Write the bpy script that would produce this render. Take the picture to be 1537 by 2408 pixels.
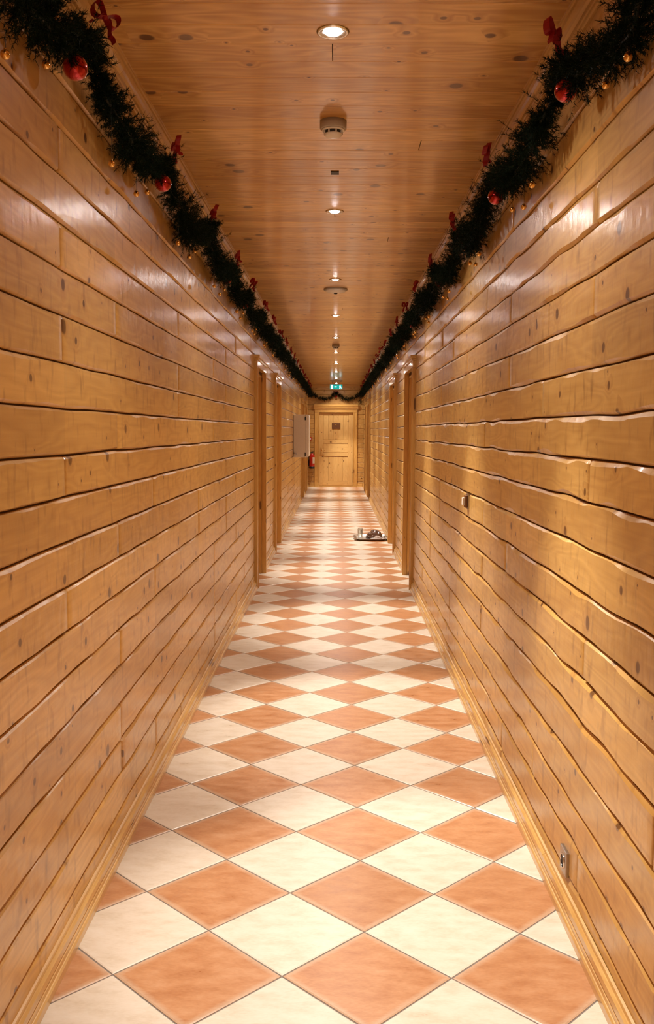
import bpy, bmesh, math, random
import numpy as np
from mathutils import Matrix, Vector
random.seed(7); rng = np.random.default_rng(11)
scene = bpy.context.scene
for o in list(bpy.data.objects): bpy.data.objects.remove(o, do_unlink=True)
COL = scene.collection

# ------------------------------------------------------------------ camera, world, exposure
H = 2.785                      # ceiling height
XL, XR = -0.780, 0.737         # plank faces of the left and right walls
YB, YE = -2.6, 25.6            # back wall, end wall
CAMZ = 1.52266
cam_d = bpy.data.cameras.new('camera'); cam = bpy.data.objects.new('camera', cam_d); COL.objects.link(cam)
cam_d.sensor_fit = 'VERTICAL'; cam_d.sensor_height = 36.0; cam_d.lens = 2194.516 / 2408.0 * 36.0
cam_d.clip_start = 0.02; cam_d.clip_end = 100
right = Vector((0.9999318514, 0.0104157344, 0.0052730463))
down = Vector((0.0061529765, -0.0863407606, -0.9962466632))
fwd = Vector((-0.0099213618, 0.9962112153, -0.0863989643))
m = Matrix.Identity(4)
for i in range(3):
    m[i][0] = right[i]; m[i][1] = -down[i]; m[i][2] = -fwd[i]
m[2][3] = CAMZ
cam.matrix_world = m
scene.camera = cam
w = bpy.data.worlds.new('world'); scene.world = w; w.use_nodes = True
w.node_tree.nodes['Background'].inputs[0].default_value = (0.02, 0.015, 0.01, 1)
w.node_tree.nodes['Background'].inputs[1].default_value = 0.3
vs = scene.view_settings
vs.view_transform = 'Standard'; vs.look = 'None'; vs.gamma = 1.0; vs.use_curve_mapping = False
vs.exposure = 0.0
LAMP_W = 66.0                 # wide flood of one ceiling spotlight
CORE_W = 300.0                 # its narrow bright core
LAMP_GLOW = 330.0              # radiance of its lens
LAMP_COL = (1.0, 0.90, 0.79)

# ------------------------------------------------------------------ helpers
class MB:
    def __init__(s): s.v = []; s.f = []; s.sm = []
    def add(s, vs_, fs, smooth=False):
        n = len(s.v); s.v += [tuple(p) for p in vs_]
        s.f += [tuple(i + n for i in f) for f in fs]; s.sm += [smooth] * len(fs)
        return s
    def box(s, x0, x1, y0, y1, z0, z1, b=0.0):
        if b <= 0:
            V = [(x, y, z) for z in (z0, z1) for y in (y0, y1) for x in (x0, x1)]
            F = [(0, 2, 3, 1), (4, 5, 7, 6), (0, 1, 5, 4), (2, 6, 7, 3), (0, 4, 6, 2), (1, 3, 7, 5)]
            return s.add(V, F)
        bm = bmesh.new(); bmesh.ops.create_cube(bm, size=1)
        for v in bm.verts:
            v.co = Vector(((x0 + x1) / 2 + v.co.x * (x1 - x0), (y0 + y1) / 2 + v.co.y * (y1 - y0), (z0 + z1) / 2 + v.co.z * (z1 - z0)))
        bmesh.ops.bevel(bm, geom=bm.edges[:], offset=b, segments=2, affect='EDGES', profile=0.6)
        bm.verts.index_update()
        s.add([v.co for v in bm.verts], [[v.index for v in f.verts] for f in bm.faces])
        bm.free(); return s
    def lathe(s, prof, seg=24, c=(0, 0, 0), axis='Z', smooth=True):
        n = len(prof); V = []
        for k in range(seg):
            a = 2 * math.pi * k / seg; ca, sa = math.cos(a), math.sin(a)
            for r, h in prof:
                if axis == 'Z': p = (r * ca, r * sa, h)
                elif axis == 'X': p = (h, r * ca, r * sa)
                else: p = (r * ca, h, -r * sa)
                V.append((p[0] + c[0], p[1] + c[1], p[2] + c[2]))
        F = []
        for k in range(seg):
            k2 = (k + 1) % seg
            for i in range(n - 1):
                F.append((k * n + i, k2 * n + i, k2 * n + i + 1, k * n + i + 1))
        return s.add(V, F, smooth)
    def tube(s, pts, r, seg=8, smooth=True, cap=True):
        pts = [Vector(p) for p in pts]; n = len(pts); V = []
        rr = r if isinstance(r, (list, tuple)) else [r] * n
        for i, p in enumerate(pts):
            t = (pts[min(i + 1, n - 1)] - pts[max(i - 1, 0)]).normalized()
            u = t.cross(Vector((0, 0, 1)))
            if u.length < 0.05: u = t.cross(Vector((1, 0, 0)))
            u.normalize(); v = t.cross(u)
            for k in range(seg):
                a = 2 * math.pi * k / seg
                V.append(p + (u * math.cos(a) + v * math.sin(a)) * rr[i])
        F = [(i * seg + k, i * seg + (k + 1) % seg, (i + 1) * seg + (k + 1) % seg, (i + 1) * seg + k) for i in range(n - 1) for k in range(seg)]
        if cap: F += [tuple(range(seg))[::-1], tuple((n - 1) * seg + k for k in range(seg))]
        return s.add(V, F, smooth)
    def extrude(s, prof, y0, y1, fx, closed_ends=True):
        # prof: list of (d, z); fx(d) -> world x ; extruded along y, each strip its own verts
        for (d0, z0), (d1, z1) in zip(prof[:-1], prof[1:]):
            s.add([(fx(d0), y0, z0), (fx(d1), y0, z1), (fx(d1), y1, z1), (fx(d0), y1, z0)], [(0, 1, 2, 3)])
        if closed_ends:
            for y in (y0, y1):
                s.add([(fx(d), y, z) for d, z in prof], [tuple(range(len(prof)))])
        return s
    def mesh(s, name):
        me = bpy.data.meshes.new(name); me.from_pydata(s.v, [], s.f)
        me.polygons.foreach_set('use_smooth', s.sm); me.update()
        return me
    def build(s, name, mat, parent=None, fix=True):
        me = s.mesh(name)
        if fix:
            bm = bmesh.new(); bm.from_mesh(me); bmesh.ops.recalc_face_normals(bm, faces=bm.faces); bm.to_mesh(me); bm.free()
        return link(name, me, mat, parent)
def link(name, me, mat=None, parent=None, loc=None):
    o = bpy.data.objects.new(name, me); COL.objects.link(o)
    if mat is not None and me is not None:
        if not me.materials: me.materials.append(mat)
    if parent is not None: o.parent = parent
    if loc is not None: o.location = loc
    return o
def empty(name, loc=(0, 0, 0)):
    o = bpy.data.objects.new(name, None); COL.objects.link(o); o.location = loc; o.empty_display_size = 0.05; return o
def tag(o, label, cat, group=None, kind=None):
    o['label'] = label; o['category'] = cat
    if group: o['group'] = group
    if kind: o['kind'] = kind
    return o
def copy_tree(o, parent=None):
    c = o.copy(); COL.objects.link(c); c.parent = parent
    for ch in list(o.children): copy_tree(ch, c)
    return c

# ------------------------------------------------------------------ materials
def newmat(name):
    mt = bpy.data.materials.new(name); mt.use_nodes = True
    nt = mt.node_tree; return mt, nt, nt.nodes['Principled BSDF']
def N(nt, t, **kw):
    n = nt.nodes.new(t)
    for k, v in kw.items(): setattr(n, k, v)
    return n
def mixc(nt, fac, a, b, mode='MIX'):
    n = N(nt, 'ShaderNodeMix', data_type='RGBA', blend_type=mode)
    for s, v in ((0, fac), (6, a), (7, b)):
        if isinstance(v, (int, float, tuple)): n.inputs[s].default_value = v
        else: nt.links.new(v, n.inputs[s])
    return n.outputs[2]
def mth(nt, op, a, b=None, c=None, clamp=False):
    n = N(nt, 'ShaderNodeMath', operation=op); n.use_clamp = clamp
    for i, v in enumerate((a, b, c)):
        if v is None: continue
        if isinstance(v, (int, float)): n.inputs[i].default_value = v
        else: nt.links.new(v, n.inputs[i])
    return n.outputs[0]
def ramp(nt, fac, stops):
    n = N(nt, 'ShaderNodeValToRGB'); cr = n.color_ramp
    while len(cr.elements) < len(stops): cr.elements.new(0.5)
    for e, (p, c) in zip(cr.elements, stops): e.position = p; e.color = c if len(c) == 4 else (*c, 1)
    nt.links.new(fac, n.inputs[0]); return n.outputs[0]
def plain(name, col, rough=0.5, metal=0.0, coat=0.0, emit=None, estr=0.0, trans=0.0, ior=1.45):
    mt, nt, b = newmat(name)
    tc = N(nt, 'ShaderNodeTexCoord'); nz = N(nt, 'ShaderNodeTexNoise'); nz.inputs['Scale'].default_value = 60
    nt.links.new(tc.outputs['Object'], nz.inputs['Vector'])
    c = mixc(nt, nz.outputs[0], (*[x * 0.9 for x in col], 1), (*[min(1, x * 1.08) for x in col], 1))
    nt.links.new(c, b.inputs['Base Color'])
    b.inputs['Roughness'].default_value = rough; b.inputs['Metallic'].default_value = metal
    b.inputs['Coat Weight'].default_value = coat; b.inputs['Coat Roughness'].default_value = 0.1
    b.inputs['IOR'].default_value = ior; b.inputs['Transmission Weight'].default_value = trans
    if emit: b.inputs['Emission Color'].default_value = (*emit, 1); b.inputs['Emission Strength'].default_value = estr
    return mt
def wood(name, light, dark, axis='Y', knot=(0.16, 0.09), knot_keep=0.55, knot_r=0.075, rough=0.45, coat=0.35, coat_r=0.22, wav=0.25, contrast=1.0, tone=0.2, streak=0.0, block=0.0, ring=0.34):
    """pine boards: grain runs along `axis`; object random shifts the figure and the tone of every board"""
    mt, nt, b = newmat(name)
    tc = N(nt, 'ShaderNodeTexCoord'); oi = N(nt, 'ShaderNodeObjectInfo')
    off = N(nt, 'ShaderNodeCombineXYZ')
    for i, k in enumerate((13.0, 47.0, 29.0)): nt.links.new(mth(nt, 'MULTIPLY', oi.outputs['Random'], k), off.inputs[i])
    add = N(nt, 'ShaderNodeVectorMath', operation='ADD')
    nt.links.new(tc.outputs['Object'], add.inputs[0]); nt.links.new(off.outputs[0], add.inputs[1])
    P = add.outputs[0]
    ai = 'XYZ'.index(axis)
    def scaled(cross, along):
        v = N(nt, 'ShaderNodeVectorMath', operation='MULTIPLY'); s = [cross] * 3; s[ai] = along
        v.inputs[1].default_value = s; nt.links.new(P, v.inputs[0]); return v.outputs[0]
    # knots
    vo = N(nt, 'ShaderNodeTexVoronoi'); vo.feature = 'F1'; vo.voronoi_dimensions = '2D'; vo.inputs['Scale'].default_value = 1.0
    sx = N(nt, 'ShaderNodeSeparateXYZ'); nt.links.new(P, sx.inputs[0])
    oth = [i for i in range(3) if i != ai]
    cmb = N(nt, 'ShaderNodeCombineXYZ')
    nt.links.new(mth(nt, 'MULTIPLY', sx.outputs[ai], 1 / knot[0]), cmb.inputs[0])
    nt.links.new(mth(nt, 'MULTIPLY', mth(nt, 'ADD', sx.outputs[oth[0]], sx.outputs[oth[1]]), 1 / knot[1]), cmb.inputs[1])
    nzk = N(nt, 'ShaderNodeTexNoise'); nzk.inputs['Scale'].default_value = 14; nt.links.new(P, nzk.inputs['Vector'])
    kv = N(nt, 'ShaderNodeVectorMath', operation='MULTIPLY_ADD')
    nt.links.new(nzk.outputs['Color'], kv.inputs[0]); kv.inputs[1].default_value = (0.1, 0.1, 0.1); nt.links.new(cmb.outputs[0], kv.inputs[2])
    nt.links.new(kv.outputs[0], vo.inputs['Vector'])
    sep = N(nt, 'ShaderNodeSeparateColor'); nt.links.new(vo.outputs['Color'], sep.inputs[0])
    rad = mth(nt, 'MULTIPLY_ADD', mth(nt, 'POWER', sep.outputs[1], 2.5), knot_r * 1.5, knot_r * 0.3)
    keep = mth(nt, 'LESS_THAN', sep.outputs[0], knot_keep)
    kd = mth(nt, 'DIVIDE', vo.outputs['Distance'], rad)
    kmask = mth(nt, 'MULTIPLY', mth(nt, 'MULTIPLY', mth(nt, 'SUBTRACT', 1.25, kd, clamp=True), 2.6, clamp=True), keep)
    kring = mth(nt, 'MULTIPLY', mth(nt, 'SUBTRACT', 1.0, mth(nt, 'DIVIDE', kd, 4.0), clamp=True), keep)
    # rings bent around the knots
    n1 = N(nt, 'ShaderNodeTexNoise'); n1.inputs['Scale'].default_value = 1.0; n1.inputs['Detail'].default_value = 2.0
    nt.links.new(scaled(7.0, 1.1), n1.inputs['Vector'])
    ph = mth(nt, 'ADD', mth(nt, 'MULTIPLY', n1.outputs[0], 11.0), mth(nt, 'MULTIPLY', kring, 1.6))
    rings = mth(nt, 'PINGPONG', ph, 0.5)
    rings = mth(nt, 'MULTIPLY', rings, 2.0)
    n2 = N(nt, 'ShaderNodeTexNoise'); n2.inputs['Scale'].default_value = 1.0; n2.inputs['Detail'].default_value = 4.0
    nt.links.new(scaled(110.0, 2.4), n2.inputs['Vector'])
    n3 = N(nt, 'ShaderNodeTexNoise'); n3.inputs['Scale'].default_value = 1.0; n3.inputs['Detail'].default_value = 3.0
    nt.links.new(scaled(5.0, 2.2), n3.inputs['Vector'])
    g = mth(nt, 'ADD', mth(nt, 'MULTIPLY', rings, ring * contrast), mth(nt, 'ADD', mth(nt, 'MULTIPLY', n2.outputs[0], 0.42), mth(nt, 'MULTIPLY', n3.outputs[0], 0.44)))
    g = mth(nt, 'ADD', mth(nt, 'MULTIPLY', mth(nt, 'SUBTRACT', g, 0.40 + ring / 2), 1.0 * contrast), 0.5)
    mid = tuple((a + c) / 2 for a, c in zip(light, dark))
    c = ramp(nt, g, [(0.1, light), (0.5, mid), (0.95, dark)])
    tonev = mth(nt, 'MULTIPLY_ADD', oi.outputs['Random'], tone, 1 - tone / 2)
    tn = N(nt, 'ShaderNodeCombineColor')
    for i, e in enumerate((0.7, 1.0, 1.25)): nt.links.new(mth(nt, 'POWER', tonev, e), tn.inputs[i])
    c = mixc(nt, 1.0, c, tn.outputs[0], 'MULTIPLY')
    if block > 0:
        wn = N(nt, 'ShaderNodeTexWhiteNoise'); wn.noise_dimensions = '2D'
        so_ = N(nt, 'ShaderNodeSeparateXYZ'); nt.links.new(tc.outputs['Object'], so_.inputs[0])
        cw = N(nt, 'ShaderNodeCombineXYZ')
        nt.links.new(mth(nt, 'FLOOR', mth(nt, 'DIVIDE', so_.outputs[ai], 0.647)), cw.inputs[0]); nt.links.new(mth(nt, 'MULTIPLY', oi.outputs['Random'], 77.0), cw.inputs[1])
        nt.links.new(cw.outputs[0], wn.inputs[0])
        bt = mth(nt, 'MULTIPLY_ADD', wn.outputs[0], block, 1 - block / 2)
        bc = N(nt, 'ShaderNodeCombineColor')
        for i in range(3): nt.links.new(bt, bc.inputs[i])
        c = mixc(nt, 1.0, c, bc.outputs[0], 'MULTIPLY')
    if streak > 0:
        n5 = N(nt, 'ShaderNodeTexNoise'); n5.inputs['Scale'].default_value = 1.0; n5.inputs['Detail'].default_value = 3.0
        nt.links.new(scaled(9.0, 26.0), n5.inputs['Vector'])
        st = mth(nt, 'MULTIPLY', mth(nt, 'SUBTRACT', n5.outputs[0], 0.57, clamp=True), 7.0 * streak, clamp=True)
        c = mixc(nt, st, c, (dark[0] * 0.45, dark[1] * 0.38, dark[2] * 0.4, 1))
    kdk = (dark[0] * 0.17, dark[1] * 0.10, dark[2] * 0.10, 1)
    c = mixc(nt, mth(nt, 'MULTIPLY', kring, 0.35), c, (dark[0] * 0.72, dark[1] * 0.55, dark[2] * 0.5, 1))
    c = mixc(nt, mth(nt, 'MULTIPLY', kmask, 0.85), c, kdk)
    nt.links.new(c, b.inputs['Base Color'])
    b.inputs['Roughness'].default_value = rough
    b.inputs['Coat Weight'].default_value = coat; b.inputs['Coat Roughness'].default_value = coat_r
    n4 = N(nt, 'ShaderNodeTexNoise'); n4.inputs['Scale'].default_value = 1.0; n4.inputs['Detail'].default_value = 2.0
    nt.links.new(scaled(16.0, 22.0), n4.inputs['Vector'])
    hgt = mth(nt, 'ADD', mth(nt, 'MULTIPLY', n4.outputs[0], 1.0), mth(nt, 'MULTIPLY', n2.outputs[0], 0.12))
    if streak > 0:
        n6 = N(nt, 'ShaderNodeTexNoise'); n6.inputs['Scale'].default_value = 1.0; n6.inputs['Detail'].default_value = 3.0
        nt.links.new(scaled(10.0, 85.0), n6.inputs['Vector'])
        hgt = mth(nt, 'ADD', hgt, mth(nt, 'MULTIPLY', n6.outputs[0], 0.22))
    bp = N(nt, 'ShaderNodeBump'); bp.inputs['Strength'].default_value = wav; bp.inputs['Distance'].default_value = 0.01
    nt.links.new(hgt, bp.inputs['Height']); nt.links.new(bp.outputs[0], b.inputs['Normal']); nt.links.new(bp.outputs[0], b.inputs['Coat Normal'])
    return mt

M = {}
WL, WD = (0.72, 0.435, 0.13), (0.46, 0.24, 0.058)
M['plank'] = wood('varnished_wall_pine', WL, WD, 'Y', knot=(0.11, 0.11), knot_keep=0.26, knot_r=0.10, rough=0.42, coat=0.55, coat_r=0.2, wav=0.14, tone=0.28, streak=0.42, block=0.2, contrast=1.1, ring=0.24)
M['plankx'] = wood('varnished_end_wall_pine', WL, WD, 'X', knot=(0.11, 0.11), knot_keep=0.26, knot_r=0.10, rough=0.42, coat=0.55, coat_r=0.2, wav=0.14, tone=0.2, streak=0.25)
M['ceil'] = wood('ceiling_pine', (0.80, 0.50, 0.165), (0.54, 0.285, 0.078), 'X', knot=(0.14, 0.14), knot_keep=0.36, knot_r=0.105, rough=0.36, coat=0.5, coat_r=0.1, wav=0.04, tone=0.42, contrast=1.4)
M['trimy'] = wood('trim_pine_long', (0.72, 0.46, 0.15), (0.53, 0.29, 0.075), 'Y', knot=(0.6, 0.05), knot_keep=0.3, knot_r=0.1, rough=0.35, coat=0.6, coat_r=0.12, wav=0.03, tone=0.14)
M['trimz'] = wood('trim_pine_upright', (0.74, 0.44, 0.125), (0.57, 0.295, 0.07), 'Z', knot=(0.4, 0.08), knot_keep=0.35, knot_r=0.08, rough=0.38, coat=0.4, coat_r=0.15, wav=0.03, tone=0.12)
M['trimx'] = wood('trim_pine_cross', (0.74, 0.44, 0.125), (0.57, 0.295, 0.07), 'X', knot=(0.4, 0.08), knot_keep=0.35, knot_r=0.08, rough=0.38, coat=0.4, coat_r=0.15, wav=0.03, tone=0.12)
M['doorz'] = wood('door_pine_upright', (0.80, 0.53, 0.20), (0.65, 0.38, 0.12), 'Z', knot=(0.14, 0.12), knot_keep=0.34, knot_r=0.075, rough=0.35, coat=0.5, coat_r=0.15, wav=0.03, tone=0.1)
M['doorx'] = wood('door_pine_cross', (0.80, 0.53, 0.20), (0.65, 0.38, 0.12), 'X', knot=(0.14, 0.12), knot_keep=0.4, knot_r=0.085, rough=0.35, coat=0.5, coat_r=0.15, wav=0.03, tone=0.1)
M['backing'] = plain('dark_batten_wood', (0.10, 0.045, 0.016), 0.8)
def tile_mat(name, c1, c2, c3, edge, edge_amt):
    mt, nt, b = newmat(name)
    ge = N(nt, 'ShaderNodeNewGeometry'); uv = N(nt, 'ShaderNodeUVMap'); uv.uv_map = 'UVMap'
    oi = N(nt, 'ShaderNodeObjectInfo')
    mp = N(nt, 'ShaderNodeMapping'); mp.inputs['Rotation'].default_value = (0, 0, 0.6); mp.inputs['Scale'].default_value = (1.0, 2.4, 1.0)
    nt.links.new(ge.outputs['Position'], mp.inputs[0])
    n1 = N(nt, 'ShaderNodeTexNoise'); n1.inputs['Scale'].default_value = 9; n1.inputs['Detail'].default_value = 5; n1.inputs['Roughness'].default_value = 0.6
    nt.links.new(mp.outputs[0], n1.inputs['Vector'])
    n2 = N(nt, 'ShaderNodeTexNoise'); n2.inputs['Scale'].default_value = 70; n2.inputs['Detail'].default_value = 3
    nt.links.new(mp.outputs[0], n2.inputs['Vector'])
    f = mth(nt, 'ADD', mth(nt, 'MULTIPLY', n1.outputs[0], 0.75), mth(nt, 'MULTIPLY', n2.outputs[0], 0.25))
    c = ramp(nt, f, [(0.32, c1), (0.52, c2), (0.7, c3)])
    tone = mth(nt, 'MULTIPLY_ADD', oi.outputs['Random'], 0.12, 0.94)
    tn = N(nt, 'ShaderNodeCombineColor')
    for i in range(3): nt.links.new(tone, tn.inputs[i])
    c = mixc(nt, 1.0, c, tn.outputs[0], 'MULTIPLY')
    sp = N(nt, 'ShaderNodeSeparateXYZ'); nt.links.new(uv.outputs[0], sp.inputs[0])
    l1 = mth(nt, 'ADD', mth(nt, 'ABSOLUTE', sp.outputs[0]), mth(nt, 'ABSOLUTE', sp.outputs[1]))
    wob = mth(nt, 'MULTIPLY_ADD', n2.outputs[0], 0.06, l1)
    e = mth(nt, 'MULTIPLY', mth(nt, 'MULTIPLY', mth(nt, 'SUBTRACT', wob, 0.90, clamp=True), 8.0, clamp=True), edge_amt)
    c = mixc(nt, e, c, (*edge, 1))
    nt.links.new(c, b.inputs['Base Color'])
    nt.links.new(mth(nt, 'MULTIPLY_ADD', n1.outputs[0], 0.25, 0.2), b.inputs['Roughness'])
    bp = N(nt, 'ShaderNodeBump'); bp.inputs['Strength'].default_value = 0.12; bp.inputs['Distance'].default_value = 0.004
    nt.links.new(n1.outputs[0], bp.inputs['Height']); nt.links.new(bp.outputs[0], b.inputs['Normal'])
    return mt
M['terra'] = tile_mat('terracotta_tile', (0.41, 0.17, 0.065), (0.52, 0.255, 0.115), (0.59, 0.325, 0.17), (0.60, 0.45, 0.32), 0.75)
M['cream'] = tile_mat('cream_tile', (0.64, 0.55, 0.42), (0.75, 0.675, 0.56), (0.80, 0.74, 0.64), (0.80, 0.74, 0.64), 0.3)
M['grout'] = plain('grey_grout', (0.23, 0.20, 0.175), 0.9)
M['white'] = plain('white_plastic', (0.78, 0.75, 0.68), 0.4)
M['offwhite'] = plain('cream_enamel', (0.74, 0.68, 0.58), 0.4)
M['darkplastic'] = plain('dark_vent_plastic', (0.035, 0.028, 0.022), 0.5)
M['greyplastic'] = plain('grey_beige_plastic', (0.45, 0.40, 0.32), 0.5)
M['chrome'] = plain('chrome', (0.75, 0.73, 0.7), 0.18, 1.0)
M['steel'] = plain('brushed_steel', (0.42, 0.39, 0.36), 0.32, 1.0)
M['brass'] = plain('brass', (0.75, 0.55, 0.25), 0.25, 1.0)
M['red'] = plain('red_enamel', (0.55, 0.012, 0.012), 0.25, 0.0, 0.5)
M['black'] = plain('black_rubber', (0.012, 0.011, 0.010), 0.5)
M['redball'] = plain('red_metallic_glass', (0.40, 0.003, 0.005), 0.16, 0.8, 0.8)
M['goldball'] = plain('gold_metallic_glass', (0.75, 0.46, 0.14), 0.16, 1.0, 0.6)
M['ribbon'] = plain('red_ribbon', (0.30, 0.006, 0.005), 0.5)
M['needle'] = plain('dark_green_needles', (0.003, 0.012, 0.004), 0.6)
M['needle'].node_tree.nodes['Principled BSDF'].inputs['Specular IOR Level'].default_value = 0.12
M['wire'] = plain('garland_wire', (0.01, 0.015, 0.008), 0.6)
M['plaque'] = plain('brown_plaque', (0.16, 0.065, 0.025), 0.4)
M['lens'] = plain('lit_lamp_lens', (1, 1, 1), 0.3, emit=(1.0, 0.92, 0.88), estr=LAMP_GLOW)
M['green'] = plain('lit_green_sign', (0.0, 0.3, 0.2), 0.4, emit=(0.0, 0.42, 0.38), estr=0.9)
M['signwhite'] = plain('lit_white_symbol', (0.9, 0.9, 0.9), 0.4, emit=(0.75, 0.9, 1.0), estr=2.2)
M['foil'] = plain('dark_brown_wrap', (0.10, 0.045, 0.025), 0.10, 0.0, 1.0)
M['tray'] = plain('polished_tray', (0.72, 0.68, 0.62), 0.3, 1.0)
M['china'] = plain('white_china', (0.75, 0.72, 0.68), 0.2, 0.0, 0.5)
M['paper'] = plain('crumpled_napkin', (0.42, 0.34, 0.30), 0.6)
mt, nt, b = newmat('clear_thin_glass')
tp = N(nt, 'ShaderNodeBsdfTransparent'); gl = N(nt, 'ShaderNodeBsdfGlossy'); gl.inputs['Roughness'].default_value = 0.04
fr_ = N(nt, 'ShaderNodeLayerWeight'); fr_.inputs[0].default_value = 0.25; mx = N(nt, 'ShaderNodeMixShader'); tp.inputs[0].default_value = (0.94, 0.94, 0.92, 1)
nt.links.new(mth(nt, 'MULTIPLY_ADD', fr_.outputs[1], 0.7, 0.06), mx.inputs[0]); nt.links.new(tp.outputs[0], mx.inputs[1]); nt.links.new(gl.outputs[0], mx.inputs[2])
nt.links.new(mx.outputs[0], nt.nodes['Material Output'].inputs[0]); M['glass'] = mt

# ------------------------------------------------------------------ floor tiles
D = 0.336 / math.sqrt(2); TH = 0.00115195; OX, OY = -0.1459, 3.9183
fl = MB().box(-1.35, 1.31, YB - 0.3, YE + 0.6, -0.08, -0.0028).build('floor', M['grout'])
tag(fl, 'corridor floor of terracotta and cream diamond tiles with grey grout', 'floor', kind='structure')
def tile_arrays(cx, cy):
    hs = D - 0.0034; V = []; F = []; UV = []
    for s_, z in ((hs, -0.02), (hs, -0.0016), (hs - 0.006, 0.0)):
        for dx, dy in ((1, 0), (0, 1), (-1, 0), (0, -1)): V.append((cx + dx * s_, cy + dy * s_, z)); UV.append((dx * s_ / hs, dy * s_ / hs))
    for r in (0, 4):
        for k in range(4): F.append((r + k, r + (k + 1) % 4, r + 4 + (k + 1) % 4, r + 4 + k))
    F.append((8, 9, 10, 11)); return V, F, UV
def tile_mesh(name, cells, mat):
    V = []; F = []; UV = []
    for cx, cy in cells:
        v, f, u = tile_arrays(cx, cy); n = len(V); V += v; F += [tuple(i + n for i in q) for q in f]; UV += u
    me = bpy.data.meshes.new(name); me.from_pydata(V, [], F); ul = me.uv_layers.new(name='UVMap')
    for l in me.loops: ul.data[l.index].uv = UV[l.vertex_index]
    me.materials.append(mat); return me
cells = []
for r in range(-22, 100):
    for a in range(-6, 12):
        if (a + r) % 2 == 0: continue
        x = OX + D * ((a - 2) * math.cos(TH) - (r - 6) * math.sin(TH)); y = OY + D * ((a - 2) * math.sin(TH) + (r - 6) * math.cos(TH))
        if x < -1.02 or x > 0.98 or y < YB - 0.1 or y > YE + 0.15: continue
        cells.append((y, x, 0 if a % 2 else 1))
cells.sort()
seen = [c for c in cells if c[0] > 1.95 and -0.95 < c[1] < 0.91]
single = set(seen[:300])
tmesh = [tile_mesh('tile', [(0, 0)], M['terra']), tile_mesh('tile', [(0, 0)], M['cream'])]
for y, x, k in seen[:300]:
    o = link('tile', tmesh[k], None, fl, (x, y, random.uniform(-0.0004, 0.0003)))
    o.rotation_euler = (random.uniform(-.0012, .0012), random.uniform(-.0012, .0012), TH)
for k, nm in ((0, 'terracotta_tiles'), (1, 'cream_tiles')):
    o = link(nm, tile_mesh(nm, [(x, y) for y, x, kk in cells if kk == k and (y, x, kk) not in single], (M['terra'], M['cream'])[k]), None, fl); o['kind'] = 'stuff'

# ------------------------------------------------------------------ doors layout
LD = [(8.88, 10.00), (11.62, 12.72), (20.40, 21.50), (22.70, 23.80)]
RD = [(8.84, 9.94), (11.54, 12.72), (20.65, 21.75), (22.85, 23.95)]
HEAD = 2.24; CASW = 0.09; OPZ = 2.10

# ------------------------------------------------------------------ plank walls
SL = [2.785, 2.633, 2.502, 2.37, 2.239, 2.105, 1.976, 1.847, 1.713, 1.584, 1.45, 1.327, 1.194, 1.064, 0.934, 0.802, 0.667, 0.532, 0.394, 0.272, 0.14, 0.0]
SR = [2.785, 2.633, 2.502, 2.368, 2.241, 2.111, 1.979, 1.851, 1.707, 1.573, 1.445, 1.318, 1.181, 1.043, 0.913, 0.782, 0.657, 0.511, 0.379, 0.253, 0.127, 0.0]
KL = {3: [0, 9], 5: [0, 3, 6], 6: [1], 7: [0], 8: [3], 9: [1, 5], 10: [0], 11: [6], 12: [1], 13: [0, 4], 14: [2], 15: [1, 5], 17: [1], 19: [2]}
KR = {4: [0, 3, 6], 5: [2], 6: [4], 7: [2, 6], 8: [1], 9: [3], 10: [0, 4], 12: [3], 13: [2, 6], 14: [0], 16: [3], 18: [5], 19: [0]}
def noise1(seed, n=40, step=0.11):
    g = np.random.default_rng(seed); a = g.normal(size=400)
    def f(y, fr=1.0):
        t = (np.asarray(y) + 5.0) / step * fr; i = np.floor(t).astype(int) % 398; u = t - np.floor(t); u = u * u * (3 - 2 * u)
        return a[i] * (1 - u) + a[i + 1] * u
    return f
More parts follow.
